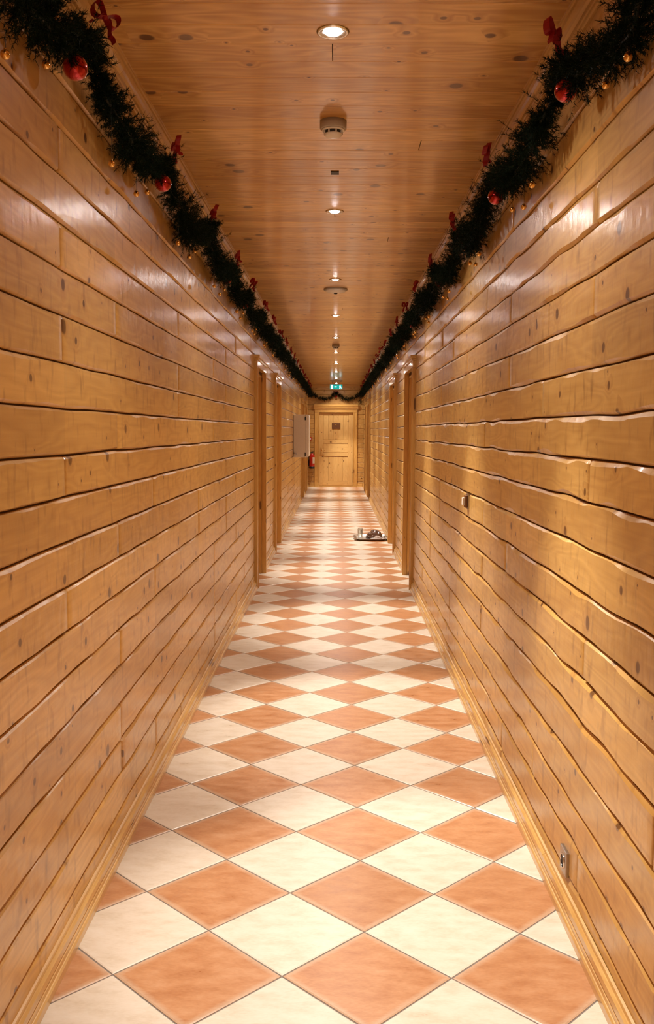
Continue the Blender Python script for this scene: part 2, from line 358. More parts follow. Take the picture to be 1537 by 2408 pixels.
def plank_mesh(y0, y1, zb, zt, seed, n, face_x, sgn, amp=1.0):
    gp = 0.0024 if sgn > 0 else 0.0026; ba = 0.0 if sgn > 0 else 0.0035
    """one board; face_x plane, sgn = +1 if the room lies towards +x. zb/zt: callables of y"""
    e = 0.004
    ys = np.concatenate([[y0 + 0.0022, y0 + 0.0055, y0 + 0.012], np.linspace(y0 + 0.012, y1 - 0.012, n + 1)[1:-1], [y1 - 0.012, y1 - 0.0055, y1 - 0.0022]])
    k = len(ys); f1 = noise1(seed, step=0.16); f2 = noise1(seed + 1, step=0.16); f3 = noise1(seed + 2, step=0.3)
    ct = np.clip(0.0075 + ba + amp * (0.0052 * f1(ys) + 0.0011 * f1(ys, 3.1)), 0.003, 0.024)
    cb = np.clip(0.0065 + amp * (0.0045 * f2(ys) + 0.0010 * f2(ys, 2.7)), 0.003, 0.022)
    bl = zb(ys) + gp; tl = zt(ys) - gp
    fo = 0.0012 * f3(ys); end = np.zeros(k); end[[0, -1]] = -0.0065; end[[1, -2]] = -0.002
    back = -0.0150
    rows = [(bl, np.full(k, back)), (bl, np.full(k, -0.0085) + np.minimum(end, 0)), (bl + cb, fo + end), (tl - ct, fo + end), (tl, np.full(k, -0.0085) + np.minimum(end, 0)), (tl, np.full(k, back))]
    mb = MB()
    for (za, da), (zc, dc) in zip(rows[:-1], rows[1:]):
        V = [(face_x + sgn * d, y, z) for y, z, d in zip(ys, za, da)] + [(face_x + sgn * d, y, z) for y, z, d in zip(ys, zc, dc)]
        F = [(i, i + 1, k + i + 1, k + i) if sgn < 0 else (i, k + i, k + i + 1, i + 1) for i in range(k - 1)]
        mb.add(V, F, True)
    for i in (0, -1):
        V = [(face_x + sgn * d[i], ys[i], z[i]) for z, d in rows]
        mb.add(V, [tuple(range(6)) if (i == 0) == (sgn > 0) else tuple(range(6))[::-1]])
    return mb
def build_wall(name, X, sgn, seams, doors, known, stud0, label, amp):
    # backing
    mb = MB(); bx = X - sgn * 0.0152; far = X - sgn * 0.55
    a, c = min(bx, far), max(bx, far); cur = YB
    for d0, d1 in doors:
        o0, o1 = d0 + CASW, d1 - CASW
        mb.box(a, c, cur, o0, 0, H); mb.box(a, c, o0, o1, OPZ, H); cur = o1
    mb.box(a, c, cur, YE + 0.02, 0, H)
    wl = mb.build(name, M['backing']); tag(wl, label, 'wall', kind='structure')
    pitch = 0.647; kmax = int((YE - stud0) / pitch)
    sn = [noise1(900 + i + (0 if sgn > 0 else 50), step=0.25) for i in range(len(seams))]
    def seamf(i):
        if i in (0, len(seams) - 1): return lambda y: np.full(len(y), seams[i])
        return lambda y, i=i: seams[i] + 0.0026 * sn[i](y) * amp
    for r in range(len(seams) - 1):
        zt_, zb_ = seams[r], seams[r + 1]
        # joints on stud lines
        ks = sorted(known.get(r, [])); J = [YB, stud0 + pitch * (ks[0] - 4 if ks else -random.choice([2, 3, 4]))]
        if not ks: J.append(stud0 + pitch * random.choice([-1, 4, 5, 6] if r < 3 or r > 15 else [7, 8]))
        J += [stud0 + pitch * k for k in ks]
        while True:
            nx = J[-1] + pitch * random.choice([2, 3, 3, 4, 4])
            if nx > YE - 0.5: break
            J.append(nx)
        J.append(YE)
        segs = list(zip(J[:-1], J[1:]))
        if zb_ < HEAD - 0.03:
            for d0, d1 in doors:
                ns = []
                for s0, s1 in segs:
                    if s1 <= d0 or s0 >= d1: ns.append((s0, s1)); continue
                    if s0 < d0: ns.append((s0, d0 - 0.006))
                    if s1 > d1: ns.append((d1 + 0.006, s1))
                segs = [s for s in ns if s[1] - s[0] > 0.06]
        for s0, s1 in segs:
            n = max(3, int((s1 - s0) / (0.035 if s0 < 6 and s1 > 1.5 else 0.07 if s0 < 12 else 0.16)))
            if s1 < 1.5: n = 6
            mb = plank_mesh(s0, s1, seamf(r + 1), seamf(r), random.randrange(10 ** 6), n, X, sgn, amp)
            ox = (X, s0, zb_); mb.v = [(p[0] - ox[0], p[1] - ox[1], p[2] - ox[2]) for p in mb.v]
            link('plank', mb.mesh('plank'), M['plank'], wl, ox)
    return wl
build_wall('wall_left', XL, 1, SL, LD, KL, 2.68, 'left corridor wall of varnished waney-edged pine planks', 0.45)
build_wall('wall_right', XR, -1, SR, RD, KR, 2.74, 'right corridor wall of varnished waney-edged pine planks, brightly lit', 0.85)

# end wall
we = MB()
EDX0, EDX1, EDTOP = -0.604, 0.562, 2.25
for b in ((XL - 0.02, EDX0 + CASW, 0, H), (EDX1 - CASW, XR + 0.02, 0, H), (EDX0 + CASW, EDX1 - CASW, 2.03, H)):
    we.box(b[0], b[1], YE + 0.0152, YE + 0.5, b[2], b[3])
we.box(XL - 0.3, XR + 0.3, YE + 0.45, YE + 0.55, 0, H)
we = we.build('wall_end', M['backing']); tag(we, 'pine plank end wall around the door at the far end', 'wall', kind='structure')
for r in range(len(SL) - 1):
    zt_, zb_ = SL[r], SL[r + 1]
    spans = [(XL + 0.001, XR - 0.001)] if zb_ >= EDTOP - 0.02 else [(XL + 0.001, EDX0 - 0.004), (EDX1 + 0.004, XR - 0.001)]
    for x0, x1 in spans:
        mb = MB(); g = 0.0016; c = 0.009
        rows = [(zb_ + g, .015), (zb_ + g, .008), (zb_ + g + c, 0), (zt_ - g - c, 0), (zt_ - g, .008), (zt_ - g, .015)]
        for (za, da), (zc, dc) in zip(rows[:-1], rows[1:]):
            mb.add([(x0, YE + da, za), (x1, YE + da, za), (x1, YE + dc, zc), (x0, YE + dc, zc)], [(0, 1, 2, 3)])
        for xx in (x0, x1): mb.add([(xx, YE + d, z) for z, d in rows], [tuple(range(6))])
        mb.build('plank', M['plankx'], we)
# wall behind the viewer closes the corridor
wb = MB().box(XL - 0.3, XR + 0.3, YB - 0.15, YB, 0, H).build('wall_back', M['plankx']); tag(wb, 'pine wall closing the corridor behind the viewer', 'wall', kind='structure')

# ------------------------------------------------------------------ ceiling
ce = MB().box(XL - 0.6, XR + 0.6, YB - 0.15, YE + 0.5, H + 0.0132, H + 0.2).build('ceiling', M['backing'])
tag(ce, 'knotty pine board ceiling running across the corridor', 'ceiling', kind='structure')
CP = 0.1455; CY0 = 3.030 - CP * 40; i = 0
cut = {41: -0.022, 48: 0.36, 57: -0.02, 62: 0.33, 72: -0.02, 86: 0.05, 95: -0.3, 104: 0.2, 115: -0.1}
def ceil_board(x0, x1, y0, y1):
    mb = MB(); g = 0.0004; c = 0.0035; h = 0.0016
    px = [(y0 + g, .013), (y0 + g, h), (y0 + g + c, 0), (y1 - g - c, 0), (y1 - g, h), (y1 - g, .013)]
    xa, xb = x0 + 0.0005, x1 - 0.0005
    for (ya, da), (yc, dc) in zip(px[:-1], px[1:]):
        mb.add([(xa, ya, da), (xb, ya, da), (xb, yc, dc), (xa, yc, dc)], [(0, 1, 2, 3)])
    for xx in (xa, xb): mb.add([(xx, y, d) for y, d in px], [tuple(range(6))])
    return mb.mesh('ceiling_board')
full_board = ceil_board(XL - 0.005, XR + 0.005, 0, CP)
while CY0 + i * CP < YE + 0.02:
    y0 = CY0 + i * CP
    if y0 > YB - CP:
        tilt = random.uniform(-0.007, 0.007)
        if i in cut:
            for k, (a, b_) in enumerate(((XL - 0.005, cut[i] - 0.0012), (cut[i] + 0.0012, XR + 0.005))):
                o = link('ceiling_board', ceil_board(a, b_, 0, CP), M['ceil'], ce, (0, y0, H + 0.0004 * k)); o.rotation_euler.x = tilt * 0.5
        else:
            o = link('ceiling_board', full_board, M['ceil'], ce, (0, y0, H)); o.rotation_euler.x = tilt * 0.5
    i += 1

# ------------------------------------------------------------------ mouldings
BBP = [(0.0, 0.0), (0.027, 0.0), (0.027, 0.021), (0.0235, 0.0275), (0.0205, 0.0285), (0.0205, 0.042), (0.015, 0.0435), (0.0195, 0.049), (0.0185, 0.068), (0.0120, 0.0725), (0.0085, 0.073), (0.0070, 0.083), (0.0, 0.0855)]
def baseboard(name, X, sgn, doors, label):
    r = empty(name, (X, 0, 0)); tag(r, label, 'baseboard', kind='structure')
    cur = YB
    for d0, d1 in doors + [(YE, YE)]:
        n = max(1, round((d0 - cur) / 3.0)); L = (d0 - cur - 0.002) / n
        for k in range(n):
            mb = MB().extrude(BBP, cur + k * L + 0.001, cur + (k + 1) * L - 0.0005, lambda d: sgn * d)
            mb.build('baseboard_length', M['trimy'], r)
        cur = d1 + 0.002
baseboard('baseboard_left', XL, 1, LD, 'ribbed pine baseboard along the left wall')
baseboard('baseboard_right', XR, -1, RD, 'ribbed pine baseboard along the right wall')
bbe = empty('baseboard_end', (0, YE, 0)); tag(bbe, 'short pine baseboards either side of the end door', 'baseboard', kind='structure')
for x0, x1 in ((XL + 0.028, EDX0 - 0.002), (EDX1 + 0.002, XR - 0.028)):
    mb = MB()
    for (d0, z0), (d1, z1) in zip(BBP[:-1], BBP[1:]): mb.add([(x0, -d0, z0), (x1, -d0, z0), (x1, -d1, z1), (x0, -d1, z1)], [(0, 1, 2, 3)])
    for xx in (x0, x1): mb.add([(xx, -d, z) for d, z in BBP], [tuple(range(len(BBP)))])
    mb.build('baseboard_length', M['trimx'], bbe)
CRP = [(0.0, -0.062), (0.009, -0.062), (0.011, -0.054), (0.0165, -0.052), (0.0185, -0.046), (0.026, -0.0435), (0.034, -0.037), (0.040, -0.028), (0.043, -0.018), (0.044, -0.014), (0.050, -0.0125), (0.052, -0.006), (0.056, -0.005), (0.056, 0.0)]
def cornice(name, X, sgn, label, first):
    r = empty(name, (X, 0, H)); tag(r, label, 'cornice', kind='structure')
    cuts = [YB, first] + [first + 3.9 * k for k in range(1, 6)] + [YE]
    for y0, y1 in zip(cuts[:-1], cuts[1:]):
        mb = MB()
        for (d0, z0), (d1, z1) in zip(CRP[:-1], CRP[1:]):
            sm = 0.025 < (d0 + d1) / 2 < 0.0425
            mb.add([(sgn * d0, y0 + .0006, z0), (sgn * d1, y0 + .0006, z1), (sgn * d1, y1 - .0006, z1), (sgn * d0, y1 - .0006, z0)], [(0, 1, 2, 3)], False)
        for yy in (y0 + .0006, y1 - .0006): mb.add([(sgn * d, yy, z) for d, z in CRP], [tuple(range(len(CRP)))])
        mb.build('moulding_length', M['trimy'], r)
cornice('trim_1', XL, 1, 'pine crown moulding between left wall and ceiling', 3.32)
cornice('trim_2', XR, -1, 'pine crown moulding between right wall and ceiling', 2.55)
mb = MB(); x0, x1 = XL + 0.057, XR - 0.057
for (d0, z0), (d1, z1) in zip(CRP[:-1], CRP[1:]): mb.add([(x0, YE - d0, H + z0), (x1, YE - d0, H + z0), (x1, YE - d1, H + z1), (x0, YE - d1, H + z1)], [(0, 1, 2, 3)])
tag(mb.build('trim_3', M['trimx']), 'pine crown moulding across the top of the end wall', 'cornice', kind='structure')

# ------------------------------------------------------------------ side doors
def side_door(idx, X, sgn, d0, d1, label):
    r = empty('door_%d' % idx, (X, (d0 + d1) / 2, 0)); tag(r, label, 'door', kind='structure')
    yc = (d0 + d1) / 2
    def bx(name, xa, xb, ya, yb, za, zb, mat, b=0.003, par=r):
        A, B = sgn * xa, sgn * xb
        return MB().box(min(A, B), max(A, B), ya - yc, yb - yc, za, zb, b).build(name, mat, par)
    o0, o1 = d0 + CASW, d1 - CASW
    # casings on the wall face (proud 28 mm), x measured from the plank face towards the room
    for ya, yb in ((d0, o0), (o1, d1)):
        c = bx('casing', -0.0150, 0.028, ya, yb, 0.0, 2.125, M['trimz'])
        inner = (yb - 0.016, yb - 0.004) if ya == d0 else (ya + 0.004, ya + 0.016)
        bx('casing_bead', 0.028, 0.033, inner[0], inner[1], 0.0, 2.115, M['trimz'], 0.002, c)
    hd = bx('head_casing', -0.0150, 0.030, d0 - 0.004, d1 + 0.004, 2.1255, 2.185, M['trimy'])
    bx('head_moulding', -0.0150, 0.040, d0 - 0.008, d1 + 0.008, 2.186, 2.208, M['trimy'], 0.004, hd)
    bx('head_cap', -0.0150, 0.052, d0 - 0.014, d1 + 0.014, 2.209, HEAD - 0.002, M['trimy'], 0.005, hd)
    # jamb linings
    bx('jamb', -0.26, -0.0155, o0 + 0.0005, o0 + 0.025, 0.0, OPZ - 0.001, M['trimz'])
    bx('jamb', -0.26, -0.0155, o1 - 0.025, o1 - 0.0005, 0.0, OPZ - 0.001, M['trimz'])
    bx('head_jamb', -0.26, -0.0155, o0 + 0.026, o1 - 0.026, OPZ - 0.026, OPZ - 0.001, M['trimy'])
    # leaf with panels
    a, b_ = o0 + 0.027, o1 - 0.027; wdt = b_ - a
    lf = bx('door_leaf', -0.215, -0.190, a, b_, 0.006, OPZ - 0.028, M['doorz'])
    for k in (0, 1): bx('stile', -0.1895, -0.176, a if k == 0 else b_ - 0.11, a + 0.11 if k == 0 else b_, 0.008, OPZ - 0.030, M['doorz'], 0.003, lf)
    for za, zb in ((0.008, 0.17), (0.83, 0.94), (1.18, 1.29), (1.93, OPZ - 0.030)):
        bx('rail', -0.1895, -0.176, a + 0.111, b_ - 0.111, za, zb, M['trimy'], 0.003, lf)
    h = MB().lathe([(0, 0), (0.024, 0), (0.024, 0.008), (0.009, 0.01), (0.009, 0.045), (0.0, 0.045)], 14, (0, 0, 0), 'X')
    h.tube([(0.042, 0, 0), (0.045, 0.05, 0), (0.043, 0.12, -0.004)], 0.008)
    if sgn < 0: h.v = [(-p[0], p[1], p[2]) for p in h.v]
    ho = h.build('door_handle', M['brass'], lf); ho.location = (sgn * -0.176, a - yc + 0.05, 1.02)
    return r
n = 1
for (d0, d1), lab in zip(LD, ('nearest pine door frame on the left wall', 'second pine door frame on the left wall, before the white cabinet', 'pine door frame on the left wall just beyond the white cabinet', 'farthest pine door frame on the left wall by the extinguisher')):
    side_door(n, XL, 1, d0, d1, lab); n += 1
for (d0, d1), lab in zip(RD, ('nearest pine door frame on the right wall', 'pine door frame on the right wall beside the silver tray', 'third pine door frame along the right wall, far away', 'farthest pine door frame on the right wall near the end door')):
    side_door(n, XR, -1, d0, d1, lab); n += 1

# ------------------------------------------------------------------ end door
ed = empty('door_9', (-0.02, YE, 0)); tag(ed, 'panelled pine door with brown plaque at the far end', 'door', kind='structure')
def eb(name, xa, xb, ya, yb, za, zb, mat, b=0.003, par=None):
    return MB().box(xa + 0.02, xb + 0.02, ya, yb, za, zb, b).build(name, mat, par or ed)
for xa, xb in ((EDX0, EDX0 + 0.115), (EDX1 - 0.115, EDX1)):
    c = eb('casing', xa, xb, -0.030, 0.0145, 0.0, 2.03, M['trimz'], 0.004)
    eb('plinth_block', xa - 0.003, xb + 0.003, -0.036, 0.0145, 0.0, 0.12, M['trimz'], 0.004, c)
    xi = xb - 0.022 if xa < 0 else xa
    eb('casing_bead', xi, xi + 0.022, -0.040, -0.0305, 0.121, 2.029, M['trimz'], 0.004, c)
hd = eb('head_casing', EDX0, EDX1, -0.032, 0.0145, 2.0305, 2.105, M['trimx'], 0.004)
cap = MB()
prof = [(0.0145, 2.106), (-0.040, 2.106), (-0.046, 2.125), (-0.066, 2.15), (-0.08, 2.185), (-0.085, 2.20), (-0.095, 2.205), (-0.095, 2.245), (0.0145, 2.25)]
for (p0, z0), (p1, z1) in zip(prof[:-1], prof[1:]): cap.add([(EDX0 - 0.0, p0, z0), (EDX1 + 0.04, p0, z0), (EDX1 + 0.04, p1, z1), (EDX0 - 0.0, p1, z1)], [(0, 1, 2, 3)])
for xx in (EDX0, EDX1 + 0.04): cap.add([(xx, p, z) for p, z in prof], [tuple(range(len(prof)))])
cap.build('head_cap', M['trimx'], hd)
lx0, lx1 = EDX0 + 0.117, EDX1 - 0.117
eb('threshold', lx0 - 0.001, lx1 + 0.001, -0.03, 0.10, 0.0, 0.018, M['trimx'], 0.004)
lf = eb('door_leaf', lx0, lx1, 0.052, 0.080, 0.022, 2.028, M['doorz'], 0.003)
P0, P1 = -0.368, 0.312
eb('stile', lx0, P0, 0.030, 0.0515, 0.023, 2.027, M['doorz'], 0.004, lf)
eb('stile', P1, lx1, 0.030, 0.0515, 0.023, 2.027, M['doorz'], 0.004, lf)
for za, zb in ((0.023, 0.15), (0.832, 0.938), (1.186, 1.286), (1.955, 2.027)):
    rl = eb('rail', P0 + 0.001, P1 - 0.001, 0.030, 0.0515, za, zb, M['doorx'], 0.006, lf)
for za, zb in ((0.152, 0.83), (1.288, 1.953)):
    k = 5; ww = (P1 - P0 - 0.004) / k
    for q in range(k): eb('panel_board', P0 + 0.002 + q * ww + 0.002, P0 + 0.002 + (q + 1) * ww - 0.002, 0.040, 0.0515, za + .002, zb - .002, M['doorz'], 0.005, lf)
eb('middle_panel', P0 + 0.004, P1 - 0.004, 0.036, 0.0515, 0.942, 1.182, M['doorx'], 0.01, lf)
pl = eb('name_plaque', -0.134, 0.099, 0.022, 0.0385, 1.585, 1.742, M['plaque'], 0.004, lf); pl['label'] = 'brown square plaque'
MB().lathe([(0, -0.004), (0.018, -0.004), (0.02, 0), (0.0, 0.002)], 14, (-0.005, 0.0165, 1.69), 'Y').build('plaque_stud', M['brass'], pl, True)
hn = MB().box(-0.425, -0.39, 0.024, 0.0298, 0.90, 1.06, 0.003)
hn.lathe([(0.0, -0.045), (0.010, -0.045), (0.010, 0.0)], 12, (-0.407, 0.024, 1.0), 'Y')
hn.tube([(-0.407, -0.022, 1.0), (-0.36, -0.024, 1.002), (-0.30, -0.02, 0.996)], 0.010)
hn.v = [(p[0], p[1], p[2]) for p in hn.v]
hn.build('door_handle', M['brass'], lf)['label'] = 'brass lever handle'

# ------------------------------------------------------------------ ceiling spotlights
LX = -0.020; LY = [3.08 + 2.4275 * k for k in range(-2, 10)]
ordn = {0: 'round recessed ceiling spotlight nearest the camera, in front of the smoke alarm', 1: 'second recessed ceiling spotlight, just beyond the small dark plug', 2: 'third recessed ceiling spotlight, just before the flat ceiling disc', 3: 'fourth recessed ceiling spotlight, beyond the flat ceiling disc', 4: 'fifth recessed ceiling spotlight along the corridor', 5: 'sixth recessed ceiling spotlight, just beyond the far smoke alarm', 6: 'seventh recessed ceiling spotlight along the corridor', 7: 'eighth recessed ceiling spotlight along the corridor', 8: 'ninth recessed ceiling spotlight, just before the exit sign', 9: 'tenth recessed ceiling spotlight, hidden behind the exit sign', -1: 'recessed ceiling spotlight right above the viewer', -2: 'recessed ceiling spotlight behind the viewer'}
ring_me = MB().lathe([(0.030, 0.004), (0.033, -0.003), (0.036, -0.0035), (0.038, -0.001), (0.040, -0.0055), (0.047, -0.006), (0.052, -0.003), (0.053, 0.0), (0.053, 0.004)], 32).mesh('lamp_ring'); ring_me.materials.append(M['chrome'])
lens_me = MB().lathe([(0.0, -0.0105), (0.010, -0.0100), (0.019, -0.008), (0.026, -0.0045), (0.0305, 0.001), (0.0305, 0.003), (0.0, 0.003)], 28).mesh('lamp_lens'); lens_me.materials.append(M['lens'])
TILT_X = 0.34                  # the spots are turned a little to the right; AIM: how far their beam lands before (-) the lamp
AIM = {0: -0.35, 1: -0.75, 2: -0.65, 3: -0.3, 4: -0.5, 5: -0.7, 6: -0.8, 7: -0.8, 8: -0.4, 9: 0.15}
for k, y in zip(range(-2, 10), LY):
    r = empty('ceiling_spotlight', (LX, y, H)); tag(r, ordn[k], 'spotlight', 'recessed spotlights along the ceiling')
    link('lamp_ring', ring_me, None, r); link('lamp_lens', lens_me, None, r)
    sh = AIM.get(k, -0.5)
    for nm_, pw, sz, bl in (('spot_flood', LAMP_W, 132, 1.0), ('spot_core', CORE_W, 52, 0.65)):
        ld = bpy.data.lights.new(nm_, 'SPOT'); ld.energy = pw; ld.color = LAMP_COL; ld.spot_size = math.radians(sz); ld.spot_blend = bl; ld.shadow_soft_size = 0.022
        lo = bpy.data.objects.new(nm_, ld); COL.objects.link(lo); lo.parent = r; lo.location = (0, 0, -0.036)
        dvec = Vector((TILT_X, sh, -H)).normalized()
        lo.rotation_euler = dvec.to_track_quat('-Z', 'Y').to_euler()

# ------------------------------------------------------------------ ceiling devices
def smoke_alarm(y, label):
    r = empty('smoke_alarm', (-0.022, y, H)); tag(r, label, 'smoke alarm', 'smoke alarms on the ceiling')
    MB().lathe([(0, 0.0), (0.0545, 0.0), (0.0545, -0.030), (0.050, -0.034), (0.0, -0.034)], 32).build('base', M['greyplastic'], r)
    h = MB().lathe([(0.0, -0.0345), (0.049, -0.0345), (0.046, -0.039), (0.043, -0.040), (0.0, -0.040)], 32).build('collar', M['white'], r)
    MB().lathe([(0.0, -0.0402), (0.036, -0.0402), (0.034, -0.051), (0.0, -0.051)], 24).build('vent', M['darkplastic'], h)
    for k in range(8):
        a = 2 * math.pi * (k + 0.4) / 8
        b = MB().box(0.0345, 0.0415, -0.0022, 0.0022, -0.0515, -0.0401).build('vent_rib', M['white'], h); b.rotation_euler.z = a
    MB().lathe([(0.0, -0.0515), (0.038, -0.0515), (0.0375, -0.055), (0.030, -0.061), (0.012, -0.064), (0.0, -0.064)], 28).build('cap', M['white'], r)
smoke_alarm(3.94, 'white smoke alarm nearest the camera, between the first two spotlights')
smoke_alarm(13.85, 'small smoke alarm far along the ceiling before the sixth spotlight')
pg = empty('ceiling_plug', (-0.017, 4.70, H)); tag(pg, 'small dark rectangular plug in the ceiling boards before the second spotlight', 'ceiling plug')
MB().box(-0.020, 0.020, -0.028, 0.028, -0.004, 0.002, 0.001).build('cover', M['darkplastic'], pg)
dsk = empty('ceiling_disc', (-0.018, 8.46, H)); tag(dsk, 'wide flat white ceiling disc with a dark nub beyond the third spotlight', 'ceiling disc')
MB().lathe([(0, 0), (0.106, 0), (0.107, -0.010), (0.104, -0.014), (0, -0.014)], 36).build('rim', M['greyplastic'], dsk)
MB().lathe([(0.0, -0.0142), (0.102, -0.0142), (0.088, -0.024), (0.055, -0.033), (0.03, -0.036), (0.0, -0.036)], 36).build('dome', M['white'], dsk)
MB().lathe([(0.0, -0.0362), (0.016, -0.0362), (0.015, -0.044), (0.0, -0.046)], 16).build('nub', M['darkplastic'], dsk)

# exit sign
sg = empty('exit_sign', (-0.021, 23.6, H)); tag(sg, 'lit green and white emergency exit sign hanging from the far ceiling', 'exit sign')
hs_ = MB().box(-0.155, 0.155, -0.03, 0.03, -0.028, 0.0, 0.004).build('housing', M['greyplastic'], sg)
for x in (-0.1, 0.1): MB().tube([(x, 0, -0.027), (x, 0, -0.098)], 0.004).build('hanger', M['steel'], sg)
pn = MB().box(-0.155, 0.155, -0.008, 0.008, -0.213, -0.097, 0.002).build('sign_panel', M['green'], sg)
MB().box(-0.132, -0.082, -0.0105, -0.0083, -0.205, -0.108).build('doorway_symbol', M['signwhite'], pn)
ar = MB(); ar.box(-0.028, 0.012, -0.0105, -0.0083, -0.163, -0.147)
ar.add([(-0.05, -0.0105, -0.155), (-0.026, -0.0105, -0.138), (-0.026, -0.0105, -0.172), (-0.05, -0.0083, -0.155), (-0.026, -0.0083, -0.138), (-0.026, -0.0083, -0.172)], [(0, 2, 1), (3, 4, 5), (0, 1, 4, 3), (1, 2, 5, 4), (2, 0, 3, 5)])
ar.build('arrow_symbol', M['signwhite'], pn)
mn = MB(); yy = -0.0098
mn.lathe([(0, -0.001), (0.010, -0.001), (0.010, 0.001), (0, 0.001)], 12, (0.098, yy, -0.113), 'Y')
for a, b_, rr in (((0.096, yy, -0.125), (0.102, yy, -0.160), 0.0085), ((0.102, yy, -0.160), (0.085, yy, -0.180), 0.0065), ((0.085, yy, -0.180), (0.090, yy, -0.204), 0.0055), ((0.103, yy, -0.160), (0.118, yy, -0.182), 0.0065), ((0.118, yy, -0.182), (0.136, yy, -0.186), 0.0055), ((0.096, yy, -0.128), (0.078, yy, -0.145), 0.005), ((0.099, yy, -0.128), (0.118, yy, -0.148), 0.005)):
    mn.tube([a, b_], rr, 6)
mn.v = [(p[0], max(min(p[1], -0.0083), -0.0106), p[2]) for p in mn.v]
mn.build('running_figure_symbol', M['signwhite'], pn)

# ------------------------------------------------------------------ switch and socket on the right wall
sw = empty('light_switch', (XR, 5.22, 1.135)); tag(sw, 'surface light switch with white rocker on the right wall', 'light switch')
MB().box(-0.007, 0.004, -0.040, 0.040, -0.042, 0.042, 0.002).build('back_plate', M['steel'], sw)
bz = MB().box(-0.020, -0.0072, -0.032, 0.032, -0.034, 0.034, 0.003).build('switch_body', M['plaque'], sw)
rk = MB().box(-0.033, -0.0202, -0.020, 0.020, -0.020, 0.021, 0.0025).build('rocker', M['white'], bz)
so = empty('wall_socket', (XR, 2.875, 0.163)); tag(so, 'square steel socket plate low on the right wall above the baseboard', 'wall socket')
so_p = MB(); so_p.box(-0.009, 0.004, -0.040, 0.040, -0.040, 0.040, 0.003); so_p.build('face_plate', M['steel'], so)
MB().lathe([(0.0235, -0.009), (0.0235, -0.0125), (0.0205, -0.0125), (0.0195, -0.0093), (0.0235, -0.0093)], 24, (0, 0, 0), 'X').build('rim', M['chrome'], so)
MB().lathe([(0.0, -0.0096), (0.0195, -0.0096), (0.0195, -0.0092), (0.0, -0.0092)], 24, (0, 0, 0), 'X').build('socket_well', M['black'], so)

# ------------------------------------------------------------------ hose cabinet, extinguisher, call point
cb = empty('hose_cabinet', (XL, 16.8, 1.05)); tag(cb, 'white metal fire hose cabinet on the left wall', 'cabinet')
MB().box(0.004, 0.222, 0.0, 0.72, 0.0, 0.765, 0.006).build('body', M['offwhite'], cb)
dr = MB(); b = 0.018
bm = bmesh.new(); bmesh.ops.create_cube(bm, size=1)
for v in bm.verts: v.co = Vector((0.252 + v.co.x * 0.056, 0.36 + v.co.y * 0.724, 0.3825 + v.co.z * 0.765))
bmesh.ops.bevel(bm, geom=[e for e in bm.edges if min(v.co.x for v in e.verts) > 0.25], offset=0.028, segments=4, affect='EDGES', profile=0.5)
bm.verts.index_update(); dr.add([v.co for v in bm.verts], [[v.index for v in f.verts] for f in bm.faces]); bm.free()
dr = dr.build('cabinet_door', M['white'], cb)
for z in (0.055, 0.695): MB().box(0.208, 0.226, -0.014, -0.0025, z - 0.03, z + 0.03, 0.003).build('hinge', M['black'], cb)
pp = MB().tube([(0.004, -0.03, 0.075), (0.03, -0.03, 0.075), (0.045, -0.028, 0.068), (0.05, -0.012, 0.058), (0.05, 0.004, 0.056)], 0.012).build('inlet_pipe', M['steel'], cb)

ex = empty('fire_extinguisher', (-0.672, YE, 0.50)); tag(ex, 'red fire extinguisher hung beside the end door', 'fire extinguisher')
cy = -0.085
MB().lathe([(0, 0.055), (0.070, 0.055), (0.072, 0.06), (0.072, 0.33), (0.066, 0.365), (0.045, 0.395), (0.022, 0.405), (0.022, 0.42), (0, 0.42)], 26, (0, cy, 0)).build('cylinder', M['red'], ex)
MB().lathe([(0, 0.0), (0.068, 0.0), (0.073, 0.01), (0.073, 0.054), (0, 0.054)], 26, (0, cy, 0)).build('base_ring', M['black'], ex)
vh = MB().box(-0.02, 0.02, cy - 0.02, cy + 0.02, 0.4205, 0.45, 0.004); vh.box(-0.015, 0.055, cy - 0.012, cy + 0.012, 0.451, 0.462, 0.003); vh.build('valve_handle', M['black'], ex)
MB().tube([(-0.02, cy, 0.435), (-0.06, cy - 0.01, 0.43), (-0.088, cy - 0.01, 0.38), (-0.09, cy - 0.01, 0.2), (-0.086, cy - 0.01, 0.08)], 0.012).build('hose', M['black'], ex)
lb = MB(); V = []; 
for k in range(9):
    a = math.radians(-75 + 13 * k)
    for z in (0.14, 0.31): V.append((0.0727 * math.cos(a), cy + 0.0727 * math.sin(a), z))
lb.add(V, [(2 * k, 2 * k + 2, 2 * k + 3, 2 * k + 1) for k in range(8)], True); lb.build('label', M['offwhite'], ex)
MB().box(-0.03, 0.03, -0.0125, -0.001, 0.2, 0.36, 0.002).build('bracket', M['steel'], ex)
cp = empty('fire_call_point', (-0.722, YE, 1.31)); tag(cp, 'small red fire alarm call point on the end wall above the extinguisher', 'call point')
MB().box(-0.042, 0.042, -0.04, -0.0005, -0.045, 0.045, 0.006).build('case', M['red'], cp)
MB().box(-0.022, 0.022, -0.043, -0.0405, -0.022, 0.022, 0.001).build('press_pane', M['china'], cp)

